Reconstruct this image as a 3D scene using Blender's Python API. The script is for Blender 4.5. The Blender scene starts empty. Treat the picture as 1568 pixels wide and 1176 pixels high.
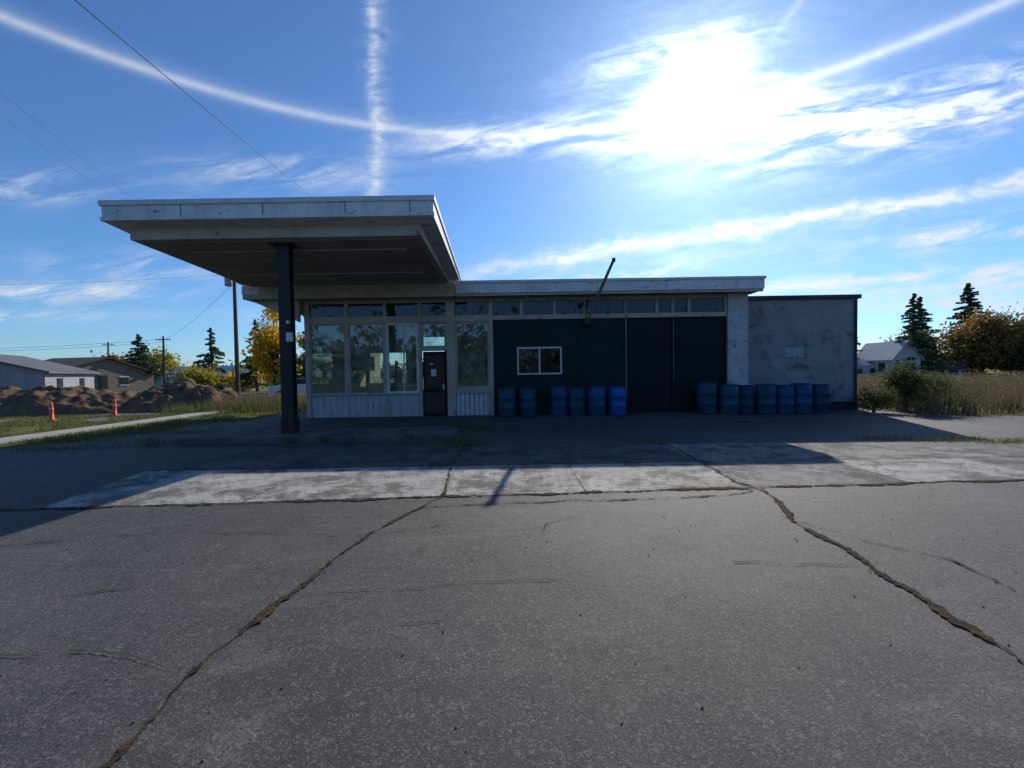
import bpy, math, random
import numpy as np
from mathutils import Vector, Matrix
from mathutils import noise as mn
R=math.radians
scene=bpy.context.scene
scene.view_settings.view_transform='Standard'
scene.view_settings.look='None'
scene.view_settings.exposure=0
SUN=Vector((279,660,400)).normalized()
EL=math.asin(SUN.z); AZ=math.atan2(SUN.x,SUN.y)

# ------------------------------------------------------------ node helpers
class NT:
    def __init__(s,nt): s.nt=nt
    def n(s,t,**k):
        o=s.nt.nodes.new(t)
        for a,b in k.items(): setattr(o,a,b)
        return o
    def set(s,inp,v):
        if isinstance(v,E): s.nt.links.new(v.s,inp)
        elif hasattr(v,'is_output'): s.nt.links.new(v,inp)
        else:
            if inp.type=='RGBA' and isinstance(v,(tuple,list)) and len(v)==3: v=(*v,1)
            inp.default_value=v
    def m(s,op,*a):
        o=s.n('ShaderNodeMath',operation=op)
        for i,v in enumerate(a): s.set(o.inputs[i],v)
        return E(s,o.outputs[0])
    def noise(s,vec,scale,detail=4,rough=.55,dist=0,col=False):
        o=s.n('ShaderNodeTexNoise'); s.set(o.inputs['Vector'],vec)
        o.inputs['Scale'].default_value=scale;o.inputs['Detail'].default_value=detail
        o.inputs['Roughness'].default_value=rough;o.inputs['Distortion'].default_value=dist
        return E(s,o.outputs['Color' if col else 'Fac'])
    def vor(s,vec,scale,feature='F1',out='Distance',rnd=1):
        o=s.n('ShaderNodeTexVoronoi',feature=feature); s.set(o.inputs['Vector'],vec)
        o.inputs['Scale'].default_value=scale;o.inputs['Randomness'].default_value=rnd
        return E(s,o.outputs[out])
    def ramp(s,f,lo,hi):
        o=s.n('ShaderNodeMapRange',interpolation_type='SMOOTHSTEP')
        s.set(o.inputs[0],f);s.set(o.inputs[1],lo);s.set(o.inputs[2],hi)
        return E(s,o.outputs[0])
    def mix(s,f,a,b,mode='MIX'):
        o=s.n('ShaderNodeMix',data_type='RGBA',blend_type=mode)
        s.set(o.inputs[0],f);s.set(o.inputs[6],a);s.set(o.inputs[7],b)
        return E(s,o.outputs[2])
    def comb(s,x,y,z):
        o=s.n('ShaderNodeCombineXYZ')
        for i,v in enumerate((x,y,z)): s.set(o.inputs[i],v)
        return E(s,o.outputs[0])
    def sep(s,v):
        o=s.n('ShaderNodeSeparateXYZ');s.set(o.inputs[0],v)
        return [E(s,o.outputs[i]) for i in range(3)]
    def scl(s,v,t):
        o=s.n('ShaderNodeVectorMath',operation='MULTIPLY');s.set(o.inputs[0],v);o.inputs[1].default_value=t
        return E(s,o.outputs[0])
    def pos(s):
        return E(s,s.n('ShaderNodeNewGeometry').outputs['Position'])
class E:
    def __init__(s,t,sock): s.t=t;s.s=sock
    def __add__(s,o): return s.t.m('ADD',s,o)
    def __radd__(s,o): return s.t.m('ADD',o,s)
    def __sub__(s,o): return s.t.m('SUBTRACT',s,o)
    def __rsub__(s,o): return s.t.m('SUBTRACT',o,s)
    def __mul__(s,o): return s.t.m('MULTIPLY',s,o)
    def __rmul__(s,o): return s.t.m('MULTIPLY',o,s)
    def __truediv__(s,o): return s.t.m('DIVIDE',s,o)

def newmat(name):
    m=bpy.data.materials.new(name);m.use_nodes=True
    t=NT(m.node_tree);b=m.node_tree.nodes['Principled BSDF']
    return m,t,b
def bump(t,b,h,strength=.4,dist=.01):
    o=t.n('ShaderNodeBump');o.inputs['Strength'].default_value=strength;o.inputs['Distance'].default_value=dist
    t.set(o.inputs['Height'],h);t.nt.links.new(o.outputs[0],b.inputs['Normal'])
def mat(name,c1,c2=None,scale=3,rough=.7,metal=0,bs=0,bscale=20,spec=.4,stretch=(1,1,1),dirt=None,dlo=.55,dhi=.65,dscale=4):
    m,t,b=newmat(name)
    p=t.scl(t.pos(),stretch)
    if c2 is None: c2=tuple(x*.75 for x in c1)
    col=t.mix(t.ramp(t.noise(p,scale,6,.65),.3,.7),c1,c2)
    if dirt: col=t.mix(t.ramp(t.noise(p,dscale,8,.7,.4),dlo,dhi),col,dirt)
    t.set(b.inputs['Base Color'],col)
    b.inputs['Roughness'].default_value=rough;b.inputs['Metallic'].default_value=metal
    b.inputs['Specular IOR Level'].default_value=spec
    if bs: bump(t,b,t.noise(p,bscale,5),bs,.02)
    return m

# ------------------------------------------------------------ mesh helpers
def link(o,parent=None):
    scene.collection.objects.link(o)
    if parent: o.parent=parent
    return o
def empty(name,loc=(0,0,0)):
    o=bpy.data.objects.new(name,None);o.location=loc;o.empty_display_size=.3;return link(o)
def mesh(name,v,f,m,parent=None,smooth=False):
    me=bpy.data.meshes.new(name);me.from_pydata([tuple(x) for x in v],[],f);me.update()
    if smooth:
        me.polygons.foreach_set('use_smooth',[True]*len(me.polygons))
    for k in (m if isinstance(m,(list,tuple)) else [m]): me.materials.append(k)
    return link(bpy.data.objects.new(name,me),parent)
BF=[(0,3,2,1),(4,5,6,7),(0,1,5,4),(1,2,6,5),(2,3,7,6),(3,0,4,7)]
def boxes(name,L,m,parent=None,bevel=0):
    v=[];f=[]
    for (x0,x1,y0,y1,z0,z1) in L:
        k=len(v)
        v+=[(x0,y0,z0),(x1,y0,z0),(x1,y1,z0),(x0,y1,z0),(x0,y0,z1),(x1,y0,z1),(x1,y1,z1),(x0,y1,z1)]
        f+=[tuple(i+k for i in q) for q in BF]
    o=mesh(name,v,f,m,parent)
    if bevel:
        b=o.modifiers.new('b','BEVEL');b.width=bevel;b.segments=2
    return o
def tube(v,f,p0,p1,r0,r1,n=8,cap=True):
    p0=Vector(p0);p1=Vector(p1);d=(p1-p0).normalized()
    a=d.orthogonal().normalized();b=d.cross(a);k=len(v)
    for p,r in((p0,r0),(p1,r1)):
        for i in range(n):
            t=2*math.pi*i/n;v.append(tuple(p+a*math.cos(t)*r+b*math.sin(t)*r))
    for i in range(n):
        j=(i+1)%n;f.append((k+i,k+j,k+n+j,k+n+i))
    if cap: f.append(tuple(k+i for i in range(n))[::-1]);f.append(tuple(k+n+i for i in range(n)))
def lathe(prof,n=20,c=(0,0,0)):
    v=[];f=[]
    for r,z in prof:
        for i in range(n):
            t=2*math.pi*i/n;v.append((c[0]+r*math.cos(t),c[1]+r*math.sin(t),c[2]+z))
    for k in range(len(prof)-1):
        for i in range(n):
            j=(i+1)%n;f.append((k*n+i,k*n+j,(k+1)*n+j,(k+1)*n+i))
    f.append(tuple(range(n))[::-1]);f.append(tuple((len(prof)-1)*n+i for i in range(n)))
    return v,f
def fastmesh(name,V,k,m,parent=None):
    N=len(V)//k;me=bpy.data.meshes.new(name)
    me.vertices.add(N*k);me.vertices.foreach_set('co',V.astype(np.float32).ravel())
    me.loops.add(N*k);me.loops.foreach_set('vertex_index',np.arange(N*k,dtype=np.int32))
    me.polygons.add(N);me.polygons.foreach_set('loop_start',np.arange(0,N*k,k,dtype=np.int32))
    me.polygons.foreach_set('loop_total',np.full(N,k,dtype=np.int32))
    me.update(calc_edges=True);me.validate()
    me.materials.append(m)
    return link(bpy.data.objects.new(name,me),parent)
def leafquads(C,S,rng):
    N=len(C);a=rng.normal(size=(N,3));a/=np.linalg.norm(a,axis=1)[:,None]
    b=rng.normal(size=(N,3));b-=a*(a*b).sum(1)[:,None];b/=np.linalg.norm(b,axis=1)[:,None]
    a*=S[:,None];b*=(S*.6)[:,None]
    return np.stack([C-a,C-b,C+a,C+b],1).reshape(-1,3)
def sheet(name,pts,z,m):
    return mesh(name,[(x,y,z) for x,y in pts],[tuple(range(len(pts)))],m)

# ------------------------------------------------------------ camera
cam=bpy.data.cameras.new('camera');co=link(bpy.data.objects.new('camera',cam))
cam.sensor_width=36;cam.lens=36*660/1568;cam.clip_end=6000;cam.clip_start=.05
co.matrix_world=Matrix.Translation((0,0,1.6))@Matrix.Rotation(R(90-1.56),4,'X')@Matrix.Rotation(R(-.94),4,'Z')
scene.camera=co
# ------------------------------------------------------------ sun
sl=bpy.data.lights.new('sun','SUN');sl.energy=4.6;sl.angle=R(.5);sl.color=(1,.93,.82)
so=link(bpy.data.objects.new('sun',sl));so.rotation_euler=(-SUN).to_track_quat('-Z','Y').to_euler()
so.location=(20,40,40)
# ------------------------------------------------------------ world
w=bpy.data.worlds.new('World');scene.world=w;w.use_nodes=True
try:
    w.cycles.sampling_method='MANUAL';w.cycles.sample_map_resolution=512
except Exception: pass
t=NT(w.node_tree);bg=w.node_tree.nodes['Background']
sky=t.n('ShaderNodeTexSky',sky_type='NISHITA');sky.sun_disc=False;sky.sun_elevation=EL;sky.sun_rotation=AZ
sky.air_density=1.0;sky.dust_density=.3;sky.ozone_density=2.5
tc=t.n('ShaderNodeTexCoord');D=E(t,tc.outputs['Generated'])
x,y,z=t.sep(D)
ys=t.m('MAXIMUM',y,.08);p=x/ys;q=z/ys
front=t.ramp(y,.1,.3)*t.ramp(z,0,.03)
dt=x*SUN.x+y*SUN.y+z*SUN.z
ang=t.m('ARCCOSINE',t.m('MINIMUM',dt,1.0))*57.2958
def gauss(v,s): return t.m('EXPONENT',(v/s)*(v/s)*-1.0)
def expf(v,s): return t.m('EXPONENT',v*(-1.0/s))
streak=t.ramp(t.noise(t.comb(p*2.2,q*11-p*1.6,0),2.2,7,.62,.6),.36,.68)
fine=t.ramp(t.noise(t.comb(p*5-q*2,q*12,3.3),2.5,7,.68,.8),.3,.7)
tex=streak*(.45+fine*.55)
blobs=[(-1.09,.44,.25,.035,-.05,.5),(-.52,.465,.22,.035,-.05,.75),(-.86,.26,.22,.03,-.05,.6),(-1.05,.20,.28,.022,0,1.0),(-1.15,.15,.2,.016,0,.8),
 (-.06,.53,.17,.035,.03,1.0),(.2,.55,.18,.03,.03,.8),(.47,.57,.21,.065,.1,2.2),(.38,.71,.17,.045,.2,1.1),(.8,.55,.28,.06,.18,1.5),(1.08,.60,.3,.07,.3,1.1),
 (1.1,.31,.25,.028,.13,1.3),(.95,.195,.4,.028,.04,1.5),(1.1,.14,.35,.02,0,1.2),(.3,.22,.35,.03,.1,.6),(.62,.33,.3,.03,.12,.3),(-.3,.14,.5,.02,0,.3)]
cl=None
for (p0,q0,a,b,s,amp) in blobs:
    dp=p-p0;dq=q-q0-dp*s
    g=t.m('EXPONENT',(dp*dp*(-1/a/a))+(dq*dq*(-1/b/b)))*amp
    cl=g if cl is None else cl+g
cl=cl*tex*1.5
wob=(t.noise(t.comb(p*3,q*3,1.0),2,2)-.5)
wob2=(t.noise(t.comb(p*9,q*9,5.0),3,4,.6)-.5)
c1=gauss(z-.477+wob2*.002,.0058)*.5*(.75+fine*.25)+gauss(z-.480+wob*.006,.014)*.13
c2=gauss(p+.305+wob*.05+wob2*.03,.013)*.5*t.ramp(q,.25,.45)*(.2+fine*.8)+gauss(p+.295+wob*.07+wob2*.03,.028)*.3*fine*t.ramp(q,.25,.45)
c3=gauss(q-p*.147-.243+wob*.04+wob2*.03,.016)*t.ramp(p,-.2,.0)*(.25+fine*.75)+gauss(q-p*.147-.232+wob*.06,.032)*.55*tex*t.ramp(p,-.2,.1)
c4=gauss(q-.78-(p-.63)*1.35+wob*.02,.014)*t.ramp(q,.7,.85)*.14
mask=t.m('MINIMUM',(cl+c1+c2+c3+c4)*front,1.0)
tint=t.mix(1.0,E(t,sky.outputs[0]),(.56,.86,1.22),'MULTIPLY')
cb=7.2+expf(ang,9)*26
def vscale(c,s):
    o=t.n('ShaderNodeVectorMath',operation='SCALE');o.inputs[0].default_value=c;t.set(o.inputs[3],s);return E(t,o.outputs[0])
skyc=t.mix(mask,tint,vscale((.86,.95,1.08),cb))
glow=gauss(ang,2.6)*60+expf(ang,3.9)*10+expf(ang,13)*1.4
gl=vscale((.93,.97,1.03),glow*(.55+fine*.45))
tot=t.n('ShaderNodeVectorMath',operation='ADD');t.set(tot.inputs[0],skyc);t.set(tot.inputs[1],gl)
t.nt.links.new(tot.outputs[0],bg.inputs[0]);bg.inputs[1].default_value=.108

# ------------------------------------------------------------ ground materials
def asphalt_mat():
    m,t,b=newmat('asphalt')
    P=t.pos()
    big=t.noise(P,.3,5,.6,.3);med=t.noise(P,1.8,7,.7)
    v=t.sep(t.vor(P,120,out='Color'))[0]
    v2=t.sep(t.vor(P,52,out='Color'))[1]
    col=t.mix(t.ramp(big,.38,.62),(.060,.058,.058),(.096,.091,.085))
    col=t.mix(t.ramp(med,.42,.68),col,(.052,.051,.053))
    wn=t.ramp(t.noise(t.scl(P,(.5,1.5,1)),1.1,8,.78,1.0),.50,.70)
    col=t.mix(wn*.55,col,(.165,.152,.135))
    sp=t.ramp(t.noise(P,5,5,.7),.3,.7)
    col=t.mix(t.ramp(v,.80,.95)*(.25+sp*.35),col,(.26,.245,.225))
    col=t.mix(t.ramp(v,.35,.05)*.65,col,(.020,.020,.021))
    col=t.mix(t.ramp(v2,.93,.97)*.35,col,(.22,.205,.19))
    pit=t.vor(P,3.1);pc=t.sep(t.vor(P,3.1,out='Color'))[2]
    col=t.mix(t.ramp(pit,.075,.05)*t.ramp(pc,.55,.6)*.7,col,(.015,.015,.016))
    stain=t.ramp(t.noise(P,.8,6,.75,.8),.60,.70)
    col=t.mix(stain*.5,col,(.038,.036,.036))
    t.set(b.inputs['Base Color'],col);b.inputs['Roughness'].default_value=.72
    b.inputs['Specular IOR Level'].default_value=.35
    bump(t,b,t.noise(P,110,4,.75)*1.0+v*.3,1,.007)
    return m
def concrete_mat(name,a,b2,dk,k2):
    m,t,b=newmat(name)
    P=t.pos()
    col=t.mix(t.ramp(t.noise(P,1.3,6,.7),.35,.65),a,b2)
    col=t.mix(t.ramp(t.noise(P,1.1,12,.82),.47,.57),col,dk)
    col=t.mix(t.ramp(t.noise(P,9,8,.8),.50,.62)*.6,col,k2)
    col=t.mix(t.ramp(t.sep(t.vor(P,60,out='Color'))[0],.8,.9)*.3,col,k2)
    t.set(b.inputs['Base Color'],col);b.inputs['Roughness'].default_value=.85;b.inputs['Specular IOR Level'].default_value=.25
    bump(t,b,t.noise(P,26,8,.8),.9,.02)
    return m
ASPH=asphalt_mat();CONC=concrete_mat('worn_concrete',(.50,.475,.43),(.35,.33,.30),(.15,.14,.127),(.10,.092,.082))
CONC2=concrete_mat('shade_darkened_concrete',(.15,.145,.135),(.10,.096,.09),(.065,.062,.06),(.05,.047,.045))  # mottled concrete with the building's shade put into its colour
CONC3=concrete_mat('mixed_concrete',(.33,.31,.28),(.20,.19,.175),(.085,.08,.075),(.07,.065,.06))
def ground_mat():
    m,t,b=newmat('grassy_ground');P=t.pos();X,Y,Z=t.sep(P)
    g=t.mix(t.ramp(t.noise(P,.6,7,.7),.35,.65),(.10,.135,.035),(.19,.17,.07))
    g=t.mix(t.ramp(t.noise(P,.15,5,.6),.5,.7),g,(.13,.10,.06))
    g=t.mix(t.ramp(X,10,16),g,t.mix(t.ramp(t.noise(P,.08,6,.7),.35,.7),(.28,.26,.07),(.18,.21,.05)))
    t.set(b.inputs['Base Color'],g);b.inputs['Roughness'].default_value=.95;b.inputs['Specular IOR Level'].default_value=.1
    bump(t,b,t.noise(P,12,8,.8),1,.06)
    return m
GR=ground_mat()
mesh('ground',[(-3000,-600,-.03),(3000,-600,-.03),(3000,4500,-.03),(-3000,4500,-.03)],[(0,1,2,3)],GR)
sheet('asphalt_lot',[(-40,-12),(40,-12),(40,11.2),(19,12.2),(14.6,13.6),(13.6,26),(-9.5,26),(-10.2,15),(-11.2,10.6),(-12.4,9.4),(-40,8.2)],0,ASPH)
rng=random.Random(4)
def fy(x): return 5.35+.045*(x+5.4)
sv=[];sf=[];si=[]
xs=[-5.9,-3.45,-.95,.95,3.2,5.4,7.6,9.8,12.4]
def jag(a,b_,n,amp):
    out=[]
    for i in range(n+1):
        p_=Vector(a).lerp(Vector(b_),i/n);out.append((p_.x+rng.uniform(-amp,amp)*.4,p_.y+rng.uniform(-amp,amp)))
    return out
def slab(c0,c1,c2,c3,z_,mi):
    k=len(sv);P_=jag(c0,c1,30,.022)[:-1]+jag(c1,c2,20,.008)[:-1]+jag(c2,c3,30,.010)[:-1]+jag(c3,c0,20,.008)[:-1]
    sv.extend((a,b_,z_) for a,b_ in P_);sf.append(tuple(range(k,len(sv))));si.append(mi)
for i in range(len(xs)-1):
    a,b_=xs[i]+.012,xs[i+1]-.012
    s0=-.22 if i==0 else -.01
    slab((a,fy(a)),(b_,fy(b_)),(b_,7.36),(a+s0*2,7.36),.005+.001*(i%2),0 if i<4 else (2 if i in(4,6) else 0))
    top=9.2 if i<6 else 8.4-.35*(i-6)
    slab((a+s0*2,7.385),(b_,7.385),(b_,top),(a+s0*5,top),.006-.001*(i%2),1 if i<4 else 2)  # rear-left slabs take the colour with painted-in shade
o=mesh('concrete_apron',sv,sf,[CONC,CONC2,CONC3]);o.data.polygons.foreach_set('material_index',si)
PATH=mat('pale_sidewalk',(.38,.36,.33),(.3,.28,.26),rough=.85,bs=.3)
boxes('sidewalk',[(-13.9,-13.0,9.9+2.5*i,12.38+2.5*i,-.02,.05) for i in range(8)],PATH,None,.01)
DIRT=mat('dirt',(.21,.135,.085),(.10,.064,.042),1.6,.95,bs=1,bscale=7,spec=.05)
GRAV=mat('gravel',(.22,.20,.175),(.13,.115,.1),9,.95,bs=1,bscale=40,spec=.1)
sheet('gravel_yard',[(-60,16.5),(-15,15.6),(-13.9,22),(-14,40),(-70,40)],-.018,GRAV)
sheet('street',[(-300,46),(300,46),(300,54),(-300,54)],-.012,ASPH)
CR=mat('crack_dirt',(.10,.068,.034),(.030,.024,.017),9,.95,bs=.8,bscale=60,spec=.1)
cracks=[([(-1.05,9.3),(-1.07,7.4),(-.92,5.5),(-1.1,5.1),(-1.48,4.3),(-1.6,3.4),(-1.67,3.07),(-1.75,2.5),(-1.72,1.85),(-1.78,0)],.027),
 ([(3.2,9.4),(3.3,8.5),(3.12,6),(3.29,5.53),(2.92,4.46),(2.86,3.42),(2.74,2.7),(2.74,2.33),(2.7,0)],.036),
 ([(-8.4,5.22),(-6.4,5.28),(-3.5,5.40),(-1,5.53),(1,5.62),(3.2,5.72),(5.5,5.82),(8,5.94),(13,6.15)],.045),
 ([(-1.5,2.5),(-1.2,2.54),(-.6,2.7),(0,2.74)],.005),([(.3,4.3),(.35,4.5),(.7,4.7)],.008),
 ([(-1.7,3.1),(-.4,3.2),(.4,3.25)],.004),([(1.8,3.5),(2.85,3.4)],.005),
 ([(2.9,4.6),(3.2,3.9),(3.6,3.5),(3.5,3.0)],.010),([(-1.7,2.3),(-2.6,2.5),(-4,2.3)],.005),([(-3.4,3.1),(-2.7,3.3),(-2.3,3.0)],.005),([(-1.1,5.1),(.5,5.25),(2.6,5.35),(3.1,5.6)],.016),
 ([(-1.5,4.2),(-.8,4.5),(-.2,4.55)],.005),([(-5.9,7.37),(-3,7.37),(0,7.37),(3.2,7.37)],.014),([(-5,4.1),(-3.6,4.4),(-1.5,4.25)],.006)]
cv=[];cf=[];crackpts=[]
for pts,wd in cracks:
    P=[]
    for i in range(len(pts)-1):
        a=Vector(pts[i]);b_=Vector(pts[i+1]);n=max(2,int((b_-a).length/.022))
        for j in range(n): P.append(a.lerp(b_,j/n))
    P.append(Vector(pts[-1]));ph=rng.random()*9
    for i,pp in enumerate(P):
        d=(P[min(i+1,len(P)-1)]-P[max(i-1,0)]).normalized();nrm=Vector((-d.y,d.x))
        q_=Vector((pp.x*1.0,pp.y*1.0,ph))
        off=.05*mn.fractal(q_*2.2,.9,2,5)
        ww=wd*max(.15,.55+1.1*mn.noise(q_*3.1)+.8*mn.noise(q_*17))
        c=pp+nrm*off;k=len(cv)
        e1=ww*rng.uniform(.6,1.3);e2=ww*rng.uniform(.6,1.3)
        cv+=[(c.x-nrm.x*e1,c.y-nrm.y*e1,.0105),(c.x+nrm.x*e2,c.y+nrm.y*e2,.0105)]
        if i: cf.append((k-2,k,k+1,k-1))
        if wd>.012: crackpts.append((c.x,c.y,wd))
mesh('pavement_cracks',cv,cf,CR)

# ------------------------------------------------------------ foliage materials
def leafmat(name,c1,c2,c3,sc=1.2,tr=.35):
    m,t,b=newmat(name);P=t.pos()
    col=t.mix(t.ramp(t.noise(P,sc,3),.4,.6),c1,c2)
    col=t.mix(t.ramp(t.noise(P,sc*7,2),.5,.7),col,c3)
    t.set(b.inputs['Base Color'],col);b.inputs['Roughness'].default_value=.7;b.inputs['Specular IOR Level'].default_value=.2
    tl=t.n('ShaderNodeBsdfTranslucent');t.set(tl.inputs[0],col)
    mx=t.n('ShaderNodeMixShader');mx.inputs[0].default_value=tr
    t.nt.links.new(b.outputs[0],mx.inputs[1]);t.nt.links.new(tl.outputs[0],mx.inputs[2])
    t.nt.links.new(mx.outputs[0],t.nt.nodes['Material Output'].inputs[0]);return m
PINE=leafmat('pine_needles',(.045,.08,.045),(.07,.11,.055),(.10,.13,.06),.8,.3)
YEL=leafmat('yellow_leaves',(.75,.48,.03),(.55,.36,.04),(.8,.55,.08),.9,.5)
YGR=leafmat('yellowgreen_leaves',(.45,.38,.05),(.25,.25,.04),(.5,.4,.07),.9,.4)
ORG=leafmat('orange_leaves',(.30,.17,.06),(.17,.15,.055),(.42,.24,.07),.35,.45)
GRN=leafmat('green_leaves',(.07,.10,.03),(.12,.14,.04),(.18,.16,.06),.7,.35)
GRASS=leafmat('grass_blades',(.11,.16,.03),(.17,.17,.05),(.22,.18,.08),2,.35)
DRY=leafmat('dry_weeds',(.19,.145,.09),(.11,.11,.045),(.27,.21,.13),1.0,.35)
BARK=mat('bark',(.09,.07,.055),(.05,.04,.03),6,.95,bs=.6,spec=.1)

def conifer(name,x,y,h,r,seed,n=4600,base=.08):
    e=empty(name,(x,y,0));g=np.random.default_rng(seed);rr=random.Random(seed)
    v=[];f=[];tube(v,f,(0,0,-.05),(0,0,h*.98),h*.014+.05,.02,8)
    C=[];S=[]
    nb=int(h*9)
    for i in range(nb):
        fz=base+(1-base)*(i+rr.random())/nb
        L=r*((1-fz)**.95)*rr.uniform(.6,1.2)+.05*r;az=rr.random()*6.283
        z0=h*fz;drop=-.12*L+rr.uniform(-.15,.12)*L
        ex=(L*math.cos(az),L*math.sin(az),z0+drop)
        tube(v,f,(0,0,z0),ex,.02+L*.012,.006,4,False)
        k=max(10,int(n/nb*(.4+1.4*L/r)))
        tt=g.random(k)**.75
        c=np.outer(tt,np.array(ex)-np.array([0,0,z0]))+np.array([0,0,z0])
        c+=g.normal(size=(k,3))*np.array([.12,.12,.055])*(L*.85+.15)*(1.15-tt*.7)[:,None]
        C.append(c);S.append(g.uniform(.4,1.2,k)*(.028*r+.085))
    mesh('trunk',v,f,BARK,e)
    C=np.concatenate(C);S=np.concatenate(S)
    fastmesh('foliage',leafquads(C,S,g),4,PINE,e);return e
def broadleaf(name,x,y,h,r,seed,mt,n=5000,trunk=.3,clumps=34,ls=.14,sq=1.0):
    e=empty(name,(x,y,0));g=np.random.default_rng(seed);rr=random.Random(seed)
    v=[];f=[];th=h*trunk;tr=.02*h+.03
    tube(v,f,(0,0,-.05),(0,0,th),tr*1.3,tr,8);tube(v,f,(0,0,th),(rr.uniform(-.1,.1)*r,0,h*.85),tr,.01,6)
    C=[];S=[];cz=(h+th*.7)/2;hz=(h-th*.7)/2
    for i in range(clumps):
        while True:
            d=g.uniform(-1,1,3)
            if .25<np.linalg.norm(d)<1:break
        c=np.array([d[0]*r*.85,d[1]*r*.85,cz+d[2]*hz*.85*sq])
        tube(v,f,(0,0,th+(c[2]-th)*.35 if c[2]>th else th*.8),tuple(c),tr*.3,.01,5,False)
        k=int(n/clumps*rr.uniform(.4,1.6));s=rr.uniform(.14,.28)*r
        C.append(c+g.normal(size=(k,3))*s*np.array([1,1,.75]));S.append(g.uniform(.6,1.3,k)*ls)
    C=np.concatenate(C);S=np.concatenate(S);ok=C[:,2]>.02
    mesh('trunk',v,f,BARK,e)
    fastmesh('foliage',leafquads(C[ok],S[ok],g),4,mt,e);return e
def blades(name,pts,h,w_,seed,mt,lean=.35):
    g=np.random.default_rng(seed);N=len(pts);pts=np.array(pts)
    H=h*g.uniform(.45,1.15,N);a=g.random(N)*6.283;l=g.normal(size=(N,2))*lean*H[:,None]
    dx=np.cos(a)*w_;dy=np.sin(a)*w_
    z0=np.zeros(N)
    A=np.stack([pts[:,0]-dx,pts[:,1]-dy,z0-.02],1);B=np.stack([pts[:,0]+dx,pts[:,1]+dy,z0-.02],1)
    T=np.stack([pts[:,0]+l[:,0],pts[:,1]+l[:,1],z0+H],1)
    return fastmesh(name,np.stack([A,B,T],1).reshape(-1,3),3,mt)

# ------------------------------------------------------------ building materials
def fascia_mat():
    m,t,b=newmat('peeling_white_paint');P=t.pos();X,Y,Z=t.sep(P)
    col=t.mix(t.ramp(t.noise(P,1.6,5),.35,.65),(.74,.74,.73),(.60,.61,.62))
    pe=t.noise(t.scl(P,(1,1,2.4)),2.0,12,.78,.4)
    col=t.mix(t.ramp(pe,.585,.60),col,(.20,.16,.14))
    col=t.mix(t.ramp(t.noise(t.scl(P,(4,4,.6)),1.5,6,.7),.5,.75)*.45,col,(.30,.27,.24))
    t.set(b.inputs['Base Color'],col);b.inputs['Roughness'].default_value=.6
    bump(t,b,pe,.3,.01);return m
FAS=fascia_mat()
BEI=mat('beige_paint',(.50,.43,.34),(.38,.33,.27),1.5,.7,dirt=(.15,.12,.10),dlo=.62,dhi=.66,dscale=3,bs=.1)
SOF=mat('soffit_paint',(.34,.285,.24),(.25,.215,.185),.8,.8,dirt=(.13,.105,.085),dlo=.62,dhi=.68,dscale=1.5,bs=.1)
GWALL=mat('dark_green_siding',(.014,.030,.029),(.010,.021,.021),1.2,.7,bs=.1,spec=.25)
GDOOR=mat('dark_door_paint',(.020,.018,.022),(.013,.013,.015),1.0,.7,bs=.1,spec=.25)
WHT=mat('white_frame',(.68,.69,.68),(.54,.54,.53),3,.5)
PANEL=mat('weathered_white_panel',(.52,.53,.54),(.38,.39,.40),2,.7,dirt=(.12,.11,.10),dlo=.58,dhi=.68,dscale=2.2,stretch=(3,1,.7))
BLK=mat('painted_block',(.33,.335,.345),(.23,.235,.245),1.0,.85,dirt=(.13,.125,.12),dlo=.52,dhi=.68,dscale=1.1,bs=.3)
BLKW=mat('white_block',(.54,.54,.55),(.40,.40,.41),2,.8,dirt=(.16,.15,.14),dlo=.56,dhi=.64,dscale=3,bs=.25)
CAP=mat('dark_roof_cap',(.05,.05,.055),(.03,.03,.035),3,.6)
INT=mat('interior_wall',(.42,.38,.31),(.32,.29,.24),1.5,.8)
ROOF=mat('tar_roof',(.10,.10,.10),(.06,.06,.06),1,.9)
WOODT=mat('brown_wood',(.085,.045,.028),(.05,.03,.02),3,.7,stretch=(1,1,6))
PAPER=mat('paper',(.7,.7,.68),(.6,.6,.6),5,.8)
def glass_mat(name,tcol,dcol,ior,damt):
    m,t,b=newmat(name);nt=m.node_tree
    g=t.n('ShaderNodeBsdfGlossy');g.inputs['Roughness'].default_value=.03;g.inputs[0].default_value=(.8,.9,.95,1)
    wv=t.n('ShaderNodeBump');wv.inputs['Strength'].default_value=.15;wv.inputs['Distance'].default_value=.02
    t.set(wv.inputs['Height'],t.noise(t.pos(),1.3,2));nt.links.new(wv.outputs[0],g.inputs['Normal'])
    tr=t.n('ShaderNodeBsdfTransparent');tr.inputs[0].default_value=(*tcol,1)
    df=t.n('ShaderNodeBsdfDiffuse');t.set(df.inputs[0],dcol)
    fr=t.n('ShaderNodeFresnel');fr.inputs[0].default_value=ior
    m1=t.n('ShaderNodeMixShader');t.set(m1.inputs[0],t.ramp(t.noise(t.pos(),1.8,7,.7),.35,.8)*damt+.06);nt.links.new(tr.outputs[0],m1.inputs[1]);nt.links.new(df.outputs[0],m1.inputs[2])
    mx=t.n('ShaderNodeMixShader');nt.links.new(fr.outputs[0],mx.inputs[0]);nt.links.new(m1.outputs[0],mx.inputs[1]);nt.links.new(g.outputs[0],mx.inputs[2])
    nt.links.new(mx.outputs[0],nt.nodes['Material Output'].inputs[0]);return m
GLS=glass_mat('window_glass',(.75,.84,.80),(.30,.36,.32),1.75,.5)
GLC=glass_mat('dusty_clerestory_glass',(.38,.43,.48),(.10,.11,.13),1.45,.4)
GLD=glass_mat('dark_window_glass',(.12,.14,.14),(.12,.13,.12),1.5,.3)

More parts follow.
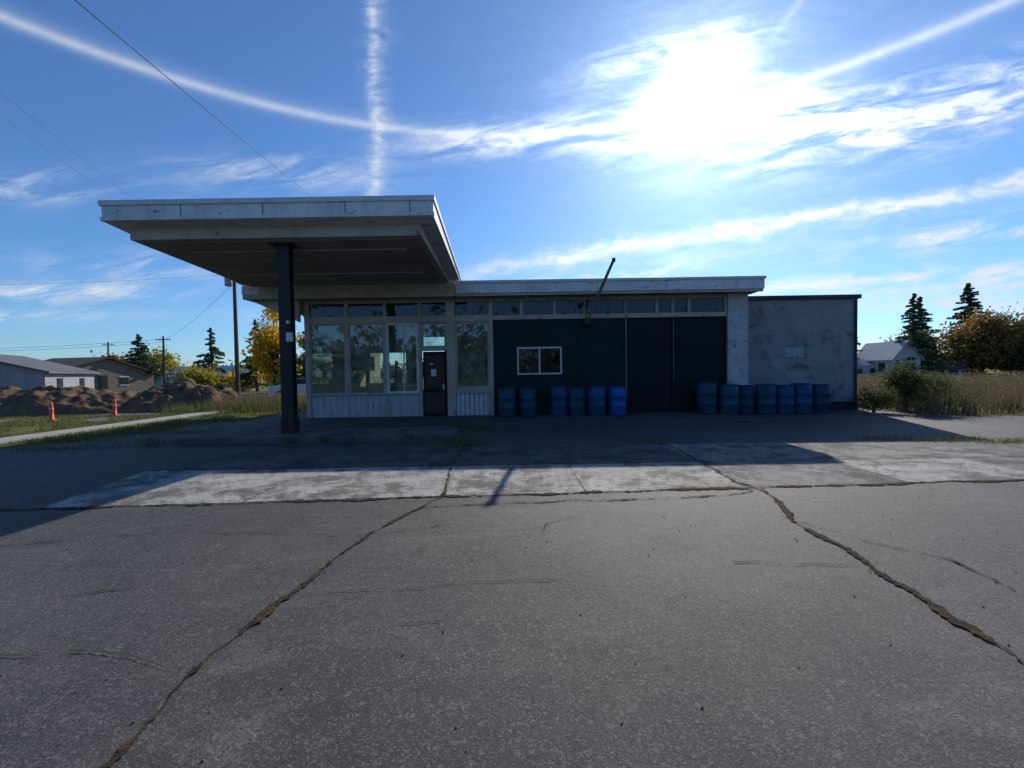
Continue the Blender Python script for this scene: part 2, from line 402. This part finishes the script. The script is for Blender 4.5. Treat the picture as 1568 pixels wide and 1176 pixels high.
B=empty('gas_station_building',(0,0,0))
F=15.7
boxes('roof',[(-9.2,8.7,15.1,24.2,4.32,4.70)],ROOF,B)
boxes('roof_fascia',[(-1.9,8.8,15.0,15.09,4.36,4.75),(8.71,8.8,15.095,24.2,4.36,4.75),(-9.3,-9.21,15.095,24.2,4.28,4.75),(-9.3,-8.7,14.992,15.09,4.44,4.72)],FAS,B,.006)
boxes('roof_drip_edge',[(-1.75,8.84,14.955,14.995,4.70,4.79),(8.805,8.84,15.0,24.2,4.70,4.79)],WHT,B,.005)
boxes('roof_fascia_joints',[(xx,xx+.012,14.996,15.0,4.37,4.70) for xx in (.6,3.0,5.4,7.8)],CAP,B)
boxes('roof_fascia_beam',[(-9.28,-1.92,15.005,15.085,4.27,4.728),(-1.9,8.78,15.04,15.10,4.27,4.355)],BEI,B,.006)
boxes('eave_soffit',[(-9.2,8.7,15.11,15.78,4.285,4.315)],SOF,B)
mesh('eave_bracket',[(-9.15,15.3,4.27),(-7.5,15.3,4.27),(-7.5,15.3,3.5),(-9.15,15.45,4.27),(-7.5,15.45,4.27),(-7.5,15.45,3.5)],[(0,2,1),(3,4,5),(0,1,4,3),(1,2,5,4),(2,0,3,5)],BEI,B)
def prism(name,x0,x1,prof,m,parent):
    n=len(prof);v=[(x0,a,b) for a,b in prof]+[(x1,a,b) for a,b in prof]
    f=[tuple(range(n))[::-1],tuple(range(n,2*n))]+[(i,(i+1)%n,n+(i+1)%n,n+i) for i in range(n)]
    return mesh(name,v,f,m,parent)
prism('canopy_top',-9.42,-1.75,[(10.07,5.66),(10.07,5.25),(15.35,4.79),(15.35,4.88)],FAS,B)
prism('canopy_body',-9.12,-2.12,[(10.46,5.25),(10.46,4.93),(15.0,4.735),(15.3,4.80)],BEI,B)
prism('canopy_drip_edge',-9.46,-1.715,[(10.03,5.71),(10.03,5.60),(15.3,4.86),(15.3,4.93)],WHT,B)
prism('canopy_fascia_strip',-9.44,-1.73,[(10.045,5.33),(10.045,5.255),(10.09,5.24),(10.09,5.33)],FAS,B)
boxes('canopy_fascia_joints',[(xx,xx+.014,10.062,10.069,5.34,5.6) for xx in (-7.6,-5.7,-3.8,-2.3)],CAP,B)
def sofz(y_): return 4.93-(y_-10.46)*(.195/4.54)
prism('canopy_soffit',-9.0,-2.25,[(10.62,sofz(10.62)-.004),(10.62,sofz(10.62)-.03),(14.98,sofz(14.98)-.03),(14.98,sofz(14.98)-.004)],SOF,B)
boxes('soffit_trim',[(-8.3,-2.7,yy,yy+.03,sofz(yy)-.05,sofz(yy)-.031) for yy in (11.3,13.5)],WHT,B)
boxes('soffit_seams',[(-8.98,-2.27,yy,yy+.012,sofz(yy)-.036,sofz(yy)-.031) for yy in (12.4,14.4)],CAP,B)
Wd=.08
boxes('frame_mullions',[(-7.47,-7.30,F-Wd,F+.1,0,4.28),(-2.34,-2.03,F-.12,F+.1,0,4.28),(-.80,-.66,F-.1,F+.1,0,4.28),
  (-6.03,-5.90,F-.05,F+.06,.87,4.18),(-4.62,-4.53,F-.05,F+.06,.05,4.18),(-3.37,-3.25,F-.05,F+.06,.0,4.18)]
  +[(xx-.05,xx+.05,F-.05,F+.06,3.6,4.18) for xx in (.38,1.57,2.65,4.15,5.28,5.86,6.45,7.78)],BEI,B,.005)
boxes('frame_beams',[(-7.3,-2.34,F-.09,F+.08,3.45,3.69),(-2.03,-.80,F-.09,F+.08,3.45,3.69),(-.66,7.8,F-.09,F+.08,3.50,3.66),
  (-7.3,-2.34,F-.07,F+.08,4.17,4.285),(-2.03,-.80,F-.07,F+.08,4.17,4.285),(-.66,7.8,F-.07,F+.08,4.17,4.285),(-3.25,-2.34,F-.06,F+.06,2.42,2.55)],BEI,B,.005)
def ring(x0,x1,z0,z1,w_,y0,y1): return [(x0,x1,y0,y1,z1-w_,z1),(x0,x1,y0,y1,z0,z0+w_),(x0,x0+w_,y0,y1,z0+w_,z1-w_),(x1-w_,x1,y0,y1,z0+w_,z1-w_)]
boxes('window_frames',ring(-7.3,-6.03,.9,3.45,.05,F-.03,F+.03)+ring(-5.9,-4.62,.9,3.45,.05,F-.03,F+.03)+ring(-2.03,-.8,1.05,3.45,.07,F-.03,F+.03)+ring(-3.25,-2.34,2.55,3.45,.06,F-.03,F+.03)
  +[(-7.3,-6.03,F-.025,F+.025,2.3,2.34)],BEI,B,.004)
boxes('white_window_frame',ring(-4.53,-3.37,.9,3.45,.08,F-.06,F+.03)+ring(.2,1.82,1.5,2.5,.06,F-.10,F+.02)+[(.98,1.04,F-.09,F+.02,1.56,2.44),(-3.93,-3.89,F-.04,F+.02,.98,3.37)],WHT,B,.006)
boxes('window_glass',[(-7.28,-6.04,F,F+.006,.92,3.44),(-5.89,-4.63,F,F+.006,.92,3.44),(-4.5,-3.4,F,F+.006,.95,3.4),(-2.0,-.82,F,F+.006,1.1,3.42),(-3.22,-2.36,F,F+.006,2.58,3.42)],GLS,B)
boxes('sliding_window_glass',[(.22,1.8,F-.04,F-.034,1.54,2.48)],GLD,B)
boxes('clerestory_glass',[(a,b_,F+.01,F+.016,3.67,4.19) for a,b_ in ((-7.3,-6.03),(-5.9,-4.62),(-4.53,-3.37),(-3.25,-2.34),(-2.03,-.8),(-.66,.33),(.43,1.52),(1.62,2.6),(2.7,4.1),(4.2,5.23),(5.33,5.81),(5.91,6.4),(6.5,7.73))],GLC,B)
boxes('clerestory_clutter',[(4.4,4.8,F+.1,F+.3,3.7,4.0),(4.85,5.1,F+.15,F+.3,3.7,4.15),(5.4,5.6,F+.1,F+.2,3.7,4.05),(2.9,3.3,F+.1,F+.3,3.7,3.95)],WOODT,B)
L=[(-7.3,-4.62,F-.02,F+.1,.0,.86),(-4.53,-3.37,F-.02,F+.1,0,.86),(-2.03,-.8,F-.02,F+.1,0,.86)]
for a,b_ in ((-7.28,-4.64),(-4.51,-3.39)):
    xx=a
    while xx<b_-.2:
        L.append((xx,xx+.20,F-.035,F-.021,.06,.85));xx+=.225
boxes('sill_panels',L,PANEL,B,.004)
L=[];xx=-2.01
while xx<-.95: L.append((xx,xx+.09,F-.06,F-.021,.06,.85));xx+=.17
boxes('ribbed_sill_panel',L,WHT,B,.004)
boxes('window_sills',[(-7.32,-3.36,F-.11,F+.02,.86,.91),(-2.04,-.79,F-.11,F+.02,.86,.92),(-2.03,-.8,F-.02,F+.08,.92,1.05)],BEI,B,.005)
boxes('base_curb',[(-7.5,7.8,F-.14,F-.05,0,.055)],ROOF,B)
boxes('door',[(-3.22,-2.37,F-.02,F+.03,.02,2.4)],GDOOR,B,.004)
boxes('door_rails',[(-3.15,-2.45,F-.035,F-.022,.15,.9),(-3.15,-2.45,F-.035,F-.022,1.05,2.25)],WOODT,B,.01)
boxes('door_notice',[(-2.93,-2.74,F-.045,F-.037,1.5,1.76),(-2.98,-2.86,F-.045,F-.037,1.92,1.97)],PAPER,B)
boxes('door_handle',[(-2.5,-2.46,F-.09,F-.05,1.0,1.2),(-2.49,-2.47,F-.05,F-.03,1.02,1.04),(-2.49,-2.47,F-.05,F-.03,1.16,1.18)],WHT,B)
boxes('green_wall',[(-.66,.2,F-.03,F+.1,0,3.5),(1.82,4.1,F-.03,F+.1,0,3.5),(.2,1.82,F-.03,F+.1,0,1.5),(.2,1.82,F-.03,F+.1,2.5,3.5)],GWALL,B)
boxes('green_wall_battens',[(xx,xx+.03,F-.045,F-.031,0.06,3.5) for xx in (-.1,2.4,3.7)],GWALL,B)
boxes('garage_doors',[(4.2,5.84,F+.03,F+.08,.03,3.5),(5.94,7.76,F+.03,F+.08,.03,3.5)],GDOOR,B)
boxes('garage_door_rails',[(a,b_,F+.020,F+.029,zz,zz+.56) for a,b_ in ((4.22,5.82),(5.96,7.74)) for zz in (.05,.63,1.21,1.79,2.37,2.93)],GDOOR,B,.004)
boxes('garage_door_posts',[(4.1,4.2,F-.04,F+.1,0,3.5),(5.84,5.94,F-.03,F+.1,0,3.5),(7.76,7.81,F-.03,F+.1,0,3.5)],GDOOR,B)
v=[];f=[];tube(v,f,(4.15,F-.07,.6),(4.15,F-.07,4.25),.022,.022,8);tube(v,f,(5.87,F-.06,1.2),(5.87,F-.06,4.2),.010,.010,8);mesh('conduits',v,f,mat('dull_conduit',(.25,.25,.26)),B)
boxes('corner_pier',[(7.81,8.53,F-.15,F+.3,0,4.3)],BLKW,B,.01)
boxes('side_walls',[(-7.47,-7.30,F+.1,18.0,0,.9),(-7.47,-7.30,F+.1,24,3.5,4.3),(-7.47,-7.30,18.0,24,0,3.5),(8.33,8.52,F+.3,24,0,4.3)],BEI,B)
boxes('side_window_glass',[(-7.39,-7.38,F+.1,18,.9,3.5)],GLS,B)
boxes('back_wall',[(-7.3,-6.6,20,20.2,0,4.3),(-6.6,-4.9,20,20.2,0,1.2),(-6.6,-4.9,20,20.2,2.6,4.3),(-4.9,-4.3,20,20.2,0,4.3),(-4.3,-3.1,20,20.2,0,.9),(-4.3,-3.1,20,20.2,3.3,4.3),(-3.1,-.5,20,20.2,0,4.3),(-.66,8.33,23.8,24,0,4.3)],INT,B)
boxes('partition_wall',[(-.66,-.5,F+.1,23.8,0,4.28)],INT,B)
boxes('floor_slab',[(-7.28,-.67,F+.1,20,.0,.03),(-.49,8.3,F+.1,23.8,.0,.03)],GRAV,B)
boxes('office_counter',[(-6.9,-5.3,17.6,18.2,.03,1.05),(-6.95,-5.25,17.55,18.25,1.05,1.1),(-2.0,-1.0,18.6,19.3,.03,1.9)],WOODT,B,.01)
boxes('shelves',[(-5.2,-4.7,19.4,19.8,.03+.5*i,.07+.5*i) for i in range(5)]+[(-5.25,-5.2,19.4,19.8,.03,2.2),(-4.7,-4.65,19.4,19.8,.03,2.2),(-7.2,-6.7,19,19.8,.03,2.2)],BEI,B)
boxes('window_poster',[(-5.55,-5.0,F+.02,F+.024,1.75,2.25),(-4.3,-4.0,F+.02,F+.024,1.0,1.7),(-7.2,-7.0,F+.02,F+.024,2.5,2.8)],mat('faded_poster',(.35,.40,.36),(.5,.5,.45),12,.8,dirt=(.08,.08,.08),dscale=18),B)
RED=mat('red_paint',(.30,.03,.025),(.2,.03,.03),3,.5)
boxes('red_notice',[(-3.62,-3.52,F+.02,F+.024,1.3,1.9),(-3.85,-3.7,F+.02,F+.024,2.2,2.5)],RED,B)
boxes('curtain',[(-1.9,-1.0,F+.25,F+.28,1.3,2.2)],PANEL,B)
boxes('wing_walls',[(8.535,12.98,16.2,24,0,4.14)],BLK,B)
boxes('wing_roof_cap',[(8.5,13.06,16.1,24.1,4.14,4.29)],CAP,B,.01)
boxes('wing_base',[(8.54,13.0,16.17,16.199,0,.3)],CAP,B)
v=[];f=[];tube(v,f,(12.86,16.12,.1),(12.86,16.12,4.1),.045,.045,8);mesh('downspout',v,f,CAP,B)
boxes('wall_notice',[(10.25,10.95,16.175,16.195,2.0,2.36)],mat('notice',(.5,.5,.5),(.42,.42,.44),14,.6,dirt=(.2,.2,.25),dscale=26,dlo=.5,dhi=.56),B)
boxes('mortar_joints',[(8.56,12.97,16.195,16.1985,.4*i,.4*i+.008) for i in range(1,10)],mat('mortar',(.21,.215,.22)),B)
POST=mat('post_paint',(.022,.019,.019),(.035,.026,.023),3,.6,dirt=(.10,.045,.03),dlo=.64,dhi=.70)
boxes('canopy_post',[(-5.81,-5.51,10.82,10.87,.15,4.93),(-5.81,-5.51,11.01,11.06,.15,4.93),(-5.70,-5.62,10.87,11.01,.15,4.93),(-5.95,-5.37,10.7,11.2,4.86,4.91)],POST,B,.006)
boxes('canopy_post_base',[(-5.83,-5.49,10.80,11.08,.15,.55)],mat('faded_red_paint',(.07,.018,.016),(.025,.016,.016),4,.6),B,.01)
boxes('post_switch_box',[(-5.6,-5.45,10.74,10.815,2.45,2.68),(-5.6,-5.53,10.76,10.815,2.9,2.98)],WHT,B,.008)
v=[];pts=[]
for i in range(9):
    a=math.pi/2+math.pi*i/8;pts.append((-7.6+.8*math.cos(a),10.98+.8*math.sin(a)))
for i in range(9):
    a=-math.pi/2+math.pi*i/8;pts.append((-2.2+.8*math.cos(a),10.98+.8*math.sin(a)))
n=len(pts)
mesh('pump_island',[(a,b_,0) for a,b_ in pts]+[(a,b_,.15) for a,b_ in pts],[tuple(range(n,2*n))]+[(i,(i+1)%n,n+(i+1)%n,n+i) for i in range(n)],mat('island_concrete',(.15,.14,.13),(.08,.075,.07),2,.9,bs=.4,dirt=(.04,.035,.03),dscale=2)).modifiers.new('b','BEVEL').width=.02
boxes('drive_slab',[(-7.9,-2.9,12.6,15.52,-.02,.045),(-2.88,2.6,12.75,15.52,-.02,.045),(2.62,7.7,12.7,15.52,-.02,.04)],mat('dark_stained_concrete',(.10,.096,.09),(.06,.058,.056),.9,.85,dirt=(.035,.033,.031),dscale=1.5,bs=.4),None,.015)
e=empty('bent_sign_arm',(0,0,0));v=[];f=[]
tube(v,f,(2.72,15.5,3.3),(2.95,14.6,4.15),.035,.035,8);tube(v,f,(2.95,14.6,4.15),(3.24,13.6,5.05),.055,.045,8)
tube(v,f,(2.72,15.5,3.3),(2.68,15.55,4.0),.025,.025,6);tube(v,f,(2.55,15.45,3.75),(3.1,15.4,3.7),.022,.022,6);tube(v,f,(2.95,14.6,4.15),(2.6,15.5,3.9),.015,.015,6)
mesh('arm',v,f,mat('rusty_steel',(.34,.25,.22),(.18,.12,.10),6,.7,.0),e)
boxes('mount',[(2.6,2.82,15.42,15.6,3.25,3.5),(3.2,3.29,13.53,13.66,5.0,5.12),(2.5,2.6,15.3,15.5,3.92,4.08)],POST,e,.01)

# ------------------------------------------------------------ barrels
def barrelmat(name,c):
    m,t,b=newmat(name);P=t.pos()
    col=t.mix(t.ramp(t.noise(P,3,5),.3,.7),c,tuple(k*.6 for k in c));col=t.mix(t.ramp(t.noise(P,7,6,.7),.58,.75)*.4,col,(.12,.13,.14))
    t.set(b.inputs['Base Color'],col);b.inputs['Roughness'].default_value=.5;b.inputs['Specular IOR Level'].default_value=.3;return m
BM=[barrelmat('teal_plastic',(.018,.085,.135)),barrelmat('blue_plastic',(.015,.085,.20)),barrelmat('navy_plastic',(.016,.055,.12)),barrelmat('bright_blue_plastic',(.018,.14,.46))]
prof=[(.24,0),(.285,.02),(.295,.06),(.295,.29),(.31,.31),(.31,.345),(.295,.365),(.297,.60),(.312,.62),(.312,.655),(.295,.675),(.292,.88),(.275,.91),(.285,.925),(.285,.95),(.262,.95),(.255,.925),(.1,.925)]
for i,(px,mi,s) in enumerate([(-.22,0,1.05),(.58,0,1.0),(1.62,1,1.06),(2.3,0,1.02),(2.98,1,1.05),(3.7,3,1.03),(6.85,0,1.14),(7.6,0,1.1),(8.25,2,1.06),(8.9,0,1.1),(9.55,1,1.05),(10.2,1,1.1),(10.85,2,1.05)]):
    vv,ff=lathe([(r*s,z_*s) for r,z_ in prof],24)
    k=len(vv);v2,f2=lathe([(.035,.92*s),(.035,.95*s)],8,(.15,0,0));vv+=v2;ff+=[tuple(a+k for a in q_) for q_ in f2]
    r3=random.Random(i)
    o=mesh('plastic_barrel',vv,ff,BM[mi],smooth=True);o.location=(px+r3.uniform(-.05,.05),15.16+r3.uniform(-.10,.1),.042 if px<7.4 else 0);o.rotation_euler[2]=i*1.3
    md=o.modifiers.new('e','EDGE_SPLIT');md.split_angle=R(50)

# ------------------------------------------------------------ dirt mounds
def mound(name,cx,cy,rx,ry,h,seed):
    n=90;v=[];f=[]
    for i in range(n+1):
        for j in range(n+1):
            a=i/n*2-1;b_=j/n*2-1;d=max(0,1-(a*a+b_*b_))
            q_=Vector((cx+a*rx,cy+b_*ry,seed))
            e_=mn.fractal(q_*.7,1,2,5);e2=mn.fractal(q_*2.2,.95,2,5)
            z_=h*d**.7*(1+.5*e_)+.13*e2*min(1,d*3)-.06
            v.append((q_.x,q_.y,z_))
    for i in range(n):
        for j in range(n):
            k=i*(n+1)+j;f.append((k,k+n+1,k+n+2,k+1))
    return mesh(name,v,f,DIRT,None,True)
mound('dirt_mound',-22.3,21.5,4.4,2.6,1.15,3)
mound('dirt_mound',-17.2,22.5,3.2,2.2,1.25,9)
mound('dirt_mound',-27.5,23,4,2.5,1.1,14)
mound('dirt_mound',-14.0,24,2.2,1.6,.6,21)
ORM=mat('orange_plastic',(.9,.12,.02),(.8,.09,.02),4,.5)
for (X_,Y_) in ((-18.0,16.8),(-17.1,18.5)):
    e=empty('traffic_delineator',(X_,Y_,0))
    vv,ff=lathe([(.15,0),(.15,.04),(.07,.06),(.065,.4),(.055,.66),(.045,.69),(.03,.72)],14);mesh('post',vv,ff,ORM,e,True)
    vv,ff=lathe([(.069,.46),(.067,.50)],14);mesh('reflective_band',vv,ff,PAPER,e)

# ------------------------------------------------------------ utility poles and wires
WP=mat('weathered_pole',(.10,.075,.06),(.06,.045,.04),4,.9,stretch=(1,1,.3));MET=mat('grey_metal',(.3,.31,.32),(.22,.22,.23),2,.5,.4)
def upole(x_,y_,h,arm):
    e=empty('utility_pole',(x_,y_,0));v=[];f=[];tube(v,f,(0,0,-.1),(0,0,h),.17,.11,10)
    tube(v,f,(-arm,0,h-.5),(arm,0,h-.5),.06,.06,6);mesh('pole',v,f,WP,e)
    v=[];f=[]
    for k in (-1,-.5,.6,1): tube(v,f,(arm*k*.95,0,h-.45),(arm*k*.95,0,h-.22),.04,.03,6)
    mesh('insulators',v,f,MET,e);return e
e=upole(-21.0,33,9.9,.5);vv,ff=lathe([(.22,0),(.25,.05),(.25,.75),(.2,.82),(.05,.85)],14,(-.45,0,8.5));mesh('transformer',vv,ff,MET,e,True)
upole(-48.3,60,7.4,1.0);upole(-70,75,8,1.0)
WIRE=mat('cable',(.02,.02,.022),rough=.6)
def wire(a,b_,sag,r=.012):
    v=[];f=[];P=[Vector(a).lerp(Vector(b_),i/24)-Vector((0,0,sag*4*(i/24)*(1-i/24))) for i in range(25)]
    for i in range(24): tube(v,f,P[i],P[i+1],r,r,5,False)
    mesh('overhead_wire',v,f,WIRE)
wire((-8.3,6.6,8.9),(-5.2,24,7.0),.2,.010)
wire((-20.2,15.2,13.9),(-21,33,9.5),.3,.012);wire((-20.6,15.2,13.2),(-21.3,33,9.3),.3,.009)
wire((-21,33,9.4),(-60,34,9.6),.5,.008)
wire((-48.3,60,7),(-110,75,7.5),.6,.02);wire((-48.3,60,6.6),(-110,75,7.1),.6,.02);wire((-48.3,60,6.9),(-21,33,8.8),.5,.012)

# ------------------------------------------------------------ distant buildings
SHG=mat('grey_shingles',(.13,.13,.14),(.09,.09,.10),2,.85);WSD=mat('white_siding',(.5,.5,.49),(.4,.4,.4),1,.7,stretch=(.2,.2,8))
MSD=mat('metal_siding',(.30,.32,.34),(.24,.26,.28),1,.6,.1,stretch=(6,6,.3));MRF=mat('metal_roof',(.12,.125,.13),(.09,.095,.10),1,.8);PRF=mat('pale_metal_roof',(.4,.42,.44),(.32,.34,.36),1,.6)
BRR=mat('brown_roof',(.08,.055,.045),(.055,.04,.03),2,.9);BLR=mat('blue_metal_roof',(.04,.12,.30),(.04,.10,.25),1,.5);DG=mat('dark_window',(.03,.035,.04),rough=.15);TAN=mat('tan_siding',(.18,.15,.12),(.14,.12,.10),1,.8)
def house(name,cx,cy,w_,d,hw,hr,rotz,wm,rm,ov=.4):
    e=empty(name,(cx,cy,0));e.rotation_euler[2]=rotz
    a=w_/2;b_=d/2
    v=[(-a,-b_,0),(a,-b_,0),(a,b_,0),(-a,b_,0),(-a,-b_,hw),(a,-b_,hw),(a,b_,hw),(-a,b_,hw),(0,-b_,hw+hr),(0,b_,hw+hr)]
    mesh('walls',v,[(0,1,5,8,4),(2,3,7,9,6),(1,2,6,5),(3,0,4,7)],wm,e)
    s=hr/a;v=[];f=[]
    for sg in(-1,1):
        k=len(v);xo=sg*(a+ov);zo=hw-s*ov
        for yy in(-b_-ov,b_+ov): v+=[(0,yy,hw+hr+.02),(xo,yy,zo+.02),(0,yy,hw+hr+.18),(xo,yy,zo+.18)]
        f+=[tuple(i+k for i in q_) for q_ in [(0,1,5,4),(2,6,7,3),(0,2,3,1),(4,5,7,6),(1,3,7,5)]]
    mesh('roof',v,f,rm,e)
    L=[];Lt=[]
    for xx in (-a*.55,a*.35):
        L.append((xx-.5,xx+.5,-b_-.05,-b_-.02,hw*.35,hw*.78));Lt+=[(xx-.6,xx+.6,-b_-.08,-b_-.055,hw*.78,hw*.78+.1),(xx-.6,xx+.6,-b_-.08,-b_-.055,hw*.35-.1,hw*.35)]
    for yy in (-b_*.5,b_*.4): 
        for sg in (-1,1):
            xx=sg*(a+.035);L.append((xx-.015,xx+.015,yy-.5,yy+.5,hw*.35,hw*.78))
    boxes('windows',L,DG,e);boxes('window_trim',Lt,WHT,e)
    boxes('door',[(-.15*a,-.15*a+1,-b_-.05,-b_-.02,0,2.05)],DG,e)
    return e
house('metal_barn',-43.5,36,10,10,2.2,1.5,R(28),MSD,MRF)
house('brown_roof_house',-55,55,12,8,2.3,1.9,R(80),TAN,BRR)
house('blue_roof_shop',-51,72,9,14,2.2,1.1,R(78),WSD,BLR)
house('white_house',-64,78,8,7,2.4,1.6,R(10),WSD,SHG)
house('farm_house',53.8,62,4.2,6,2.6,2.3,R(4),WSD,PRF,.3)
house('farm_outbuilding',50.6,63,3,4.5,1.7,.8,R(85),WSD,PRF,.2)
house('brown_shed',61,60,3.4,3,1.2,.7,R(30),WSD,BRR)
def car(x_,y_,rz):
    e=empty('parked_car',(x_,y_,0));e.rotation_euler[2]=rz
    body=[(-2.2,.35),(-2.25,.75),(-1.9,.95),(-1.0,1.0),(-.5,1.42),(.9,1.45),(1.7,1.02),(2.2,.95),(2.25,.4)]
    for nm,w_,pr,m_ in (('body',.88,body,WHT),('cabin_glass',.80,[(-.95,1.01),(-.5,1.38),(.88,1.41),(1.55,1.02)],DG)):
        n=len(pr);w2=w_+(.085 if nm!='body' else 0)
        v=[(a,-w2,b_) for a,b_ in pr]+[(a,w2,b_) for a,b_ in pr]
        mesh(nm,v,[tuple(range(n)),tuple(range(n,2*n))[::-1]]+[(i,n+i,n+(i+1)%n,(i+1)%n) for i in range(n)],m_,e)
    v=[];f=[]
    for a in(-1.35,1.4):
        for s in(-1,1): tube(v,f,(a,s*.7,.33),(a,s*.92,.33),.33,.33,18)
    mesh('wheels',v,f,CAP,e)
car(-14.8,31,R(10));car(-33,50,R(4))
v,f=lathe([(.06,0),(.06,1.9),(.09,1.92),(.09,2.1),(.03,2.2)],10);o=mesh('yellow_marker_post',v,f,mat('yellow_paint',(.6,.4,.04)),None,True);o.location=(-19.4,30,0)

# ------------------------------------------------------------ trees
broadleaf('yellow_tree',-23.0,42,8.2,2.0,11,YEL,8500,.12,52,.15,1.15)
broadleaf('yellow_tree',-21.0,46,6.8,1.9,12,YGR,5200,.15,36,.15)
conifer('pine_tree',-34.8,50,7.2,2.8,1)
conifer('pine_tree',-51.8,60,7.7,3.6,2)
conifer('pine_tree',-27.2,46,7.6,2.1,3)
broadleaf('autumn_tree',-58,70,6,3.5,13,YGR,3500,.15,30,.26)
broadleaf('autumn_tree',-66,73,5.8,3,14,ORG,3000,.15,30,.26)
broadleaf('round_bush',-32.8,45,3.0,1.9,15,YGR,4500,.10,34,.14)
broadleaf('yellow_bush',-30,48,1.9,1.7,16,YEL,2400,.10,24,.13)
conifer('pine_tree',-16.8,36,7.6,2.6,4)
conifer('pine_tree',55.8,60,11.6,3.7,5,9000,.03)
conifer('pine_tree',50.4,64,9.4,1.8,6)
conifer('pine_tree',48.6,64,8.8,1.6,7)
conifer('pine_tree',72,68,14.4,5.0,8,12000,.04)
conifer('pine_tree',68.0,72,13.0,4.4,9,9000,.04)
broadleaf('autumn_tree',65.5,60,8.6,4.2,17,ORG,9500,.08,56,.24)
broadleaf('autumn_tree',73,60,9.4,5.4,18,ORG,12000,.06,60,.24)
broadleaf('green_tree',61,66,7.0,3.0,19,GRN,6000,.08,40,.22)
broadleaf('green_tree',82,60,8.8,5.0,20,GRN,8000,.06,44,.24)
broadleaf('green_tree',70,57,4.5,4.5,23,GRN,6000,.04,40,.2)
g=np.random.default_rng(77);C=[];S=[]
for i in range(330):
    if i<230: x_=g.uniform(-330,330);y_=g.uniform(150,230);hh=g.uniform(3,8.5)
    else: x_=g.uniform(-120,120);y_=g.uniform(-75,-50);hh=g.uniform(6,14)  # unseen trees behind the camera, added to darken window reflections
    rr_=g.uniform(3,7);k=200;c=g.normal(size=(k,3))*np.array([rr_*.5,rr_*.5,hh*.28])+np.array([x_,y_,hh*.5]);c[:,2]=np.abs(c[:,2])
    C.append(c);S.append(g.uniform(.4,1.0,k))
fastmesh('treeline_plus_added_rear',leafquads(np.concatenate(C),np.concatenate(S),g),4,leafmat('distant_foliage',(.06,.08,.045),(.16,.13,.05),(.10,.11,.06),.06,.3))
g=np.random.default_rng(5)
def scatter(n,x0,x1,y0,y1): return np.stack([g.uniform(x0,x1,n),g.uniform(y0,y1,n)],1)
W=scatter(38000,13.4,48,13.4,27);nz=np.array([mn.noise(Vector((a*.45,b_*.45,0))) for a,b_ in W])
W=W[(W[:,1]>13.6+.27*np.sin(W[:,0]*1.3))&(nz>-.3)]
blades('tall_weeds',W,1.12,.013,1,DRY,.18)
hd=W[::4];C=np.concatenate([np.stack([hd[:,0]+g.normal(0,.1,len(hd)),hd[:,1]+g.normal(0,.1,len(hd)),g.uniform(.3,1.2,len(hd))],1) for _ in range(4)])
fastmesh('weed_seed_heads',leafquads(C,g.uniform(.015,.045,len(C)),g),4,DRY)
broadleaf('green_shrub',13.9,15.2,1.75,.75,31,GRN,5200,.1,34,.035)
broadleaf('green_shrub',15.2,15.6,1.35,.8,32,GRN,3800,.1,30,.035)
broadleaf('green_shrub',12.6,15.0,.8,.55,33,GRN,2600,.1,20,.03)
blades('field_grass',scatter(16000,14,80,27,60),.4,.03,2,leafmat('field_grass_blades',(.28,.25,.07),(.19,.21,.05),(.30,.26,.1),.2,.3),.4)
L1=scatter(26000,-24,-9.6,11,19);L1=L1[(L1[:,0]>-12.95)|(L1[:,0]<-13.95)];L1=L1[(L1[:,0]<-10.4)|(L1[:,1]>15)]
nz=np.array([mn.noise(Vector((a*.8,b_*.8,3))) for a,b_ in L1]);blades('lawn_grass',L1[nz>-.2],.10,.012,3,GRASS,.5)
blades('roadside_weeds',scatter(7000,-16,-7.8,19,28),.5,.014,4,GRASS,.3)
blades('roadside_brush',scatter(2600,-14.5,-9,20,24),.85,.014,8,DRY,.3)
cp=[]
for (a,b_,wd) in crackpts:
    nn=mn.noise(Vector((a*1.7,b_*1.7,8)))
    if nn>-.15:
        for _ in range(2 if nn<.1 else 6): cp.append((a+g.normal(0,wd*.6),b_+g.normal(0,wd*.6)))
blades('crack_weeds',cp,.028,.0022,6,leafmat('crack_grass',(.13,.14,.03),(.22,.14,.04),(.30,.16,.05),3,.35),.8)
tf=[]
for (a,b_,s,n_) in [(-1.0,9.4,.3,260),(-1.6,10.1,.35,200),(-4,10.1,.6,200),(-8.4,10.6,.7,320),(-7.9,12.4,.8,300),(-10.4,9.9,.8,500),(-9.6,12.5,.9,500),(9.2,9.1,.5,500),(10.3,8.8,.5,420),(8.2,9.5,.4,200),(3.2,9.6,.3,120),(-1.0,12.5,.5,180)]:
    for _ in range(n_): tf.append((a+g.normal(0,s),b_+g.normal(0,s*.25)))
blades('grass_tufts',tf,.11,.006,7,GRASS,.5)
t2=[]
for (a,b_) in [(-1.2,10.0),(-.9,9.6),(-8.6,10.2),(-1.9,12.5),(-.9,12.4),(-5,12.5)]:
    for _ in range(90): t2.append((a+g.normal(0,.2),b_+g.normal(0,.1)))
blades('tall_grass_clump',t2,.34,.006,9,GRASS,.35)
v=[];f=[];rr=random.Random(3)
for i in range(900):
    a=rr.uniform(-9,9);b_=rr.uniform(1.2,11);s=rr.uniform(.003,.010)
    k=len(v);v+=[(a-s,b_,.003),(a,b_-s*.8,.003),(a+s*.9,b_,.003),(a,b_+s,.003),(a+s*.1,b_,.003+s*.9)]
    f+=[(k,k+1,k+4),(k+1,k+2,k+4),(k+2,k+3,k+4),(k+3,k,k+4)]
mesh('loose_stones',v,f,GRAV)
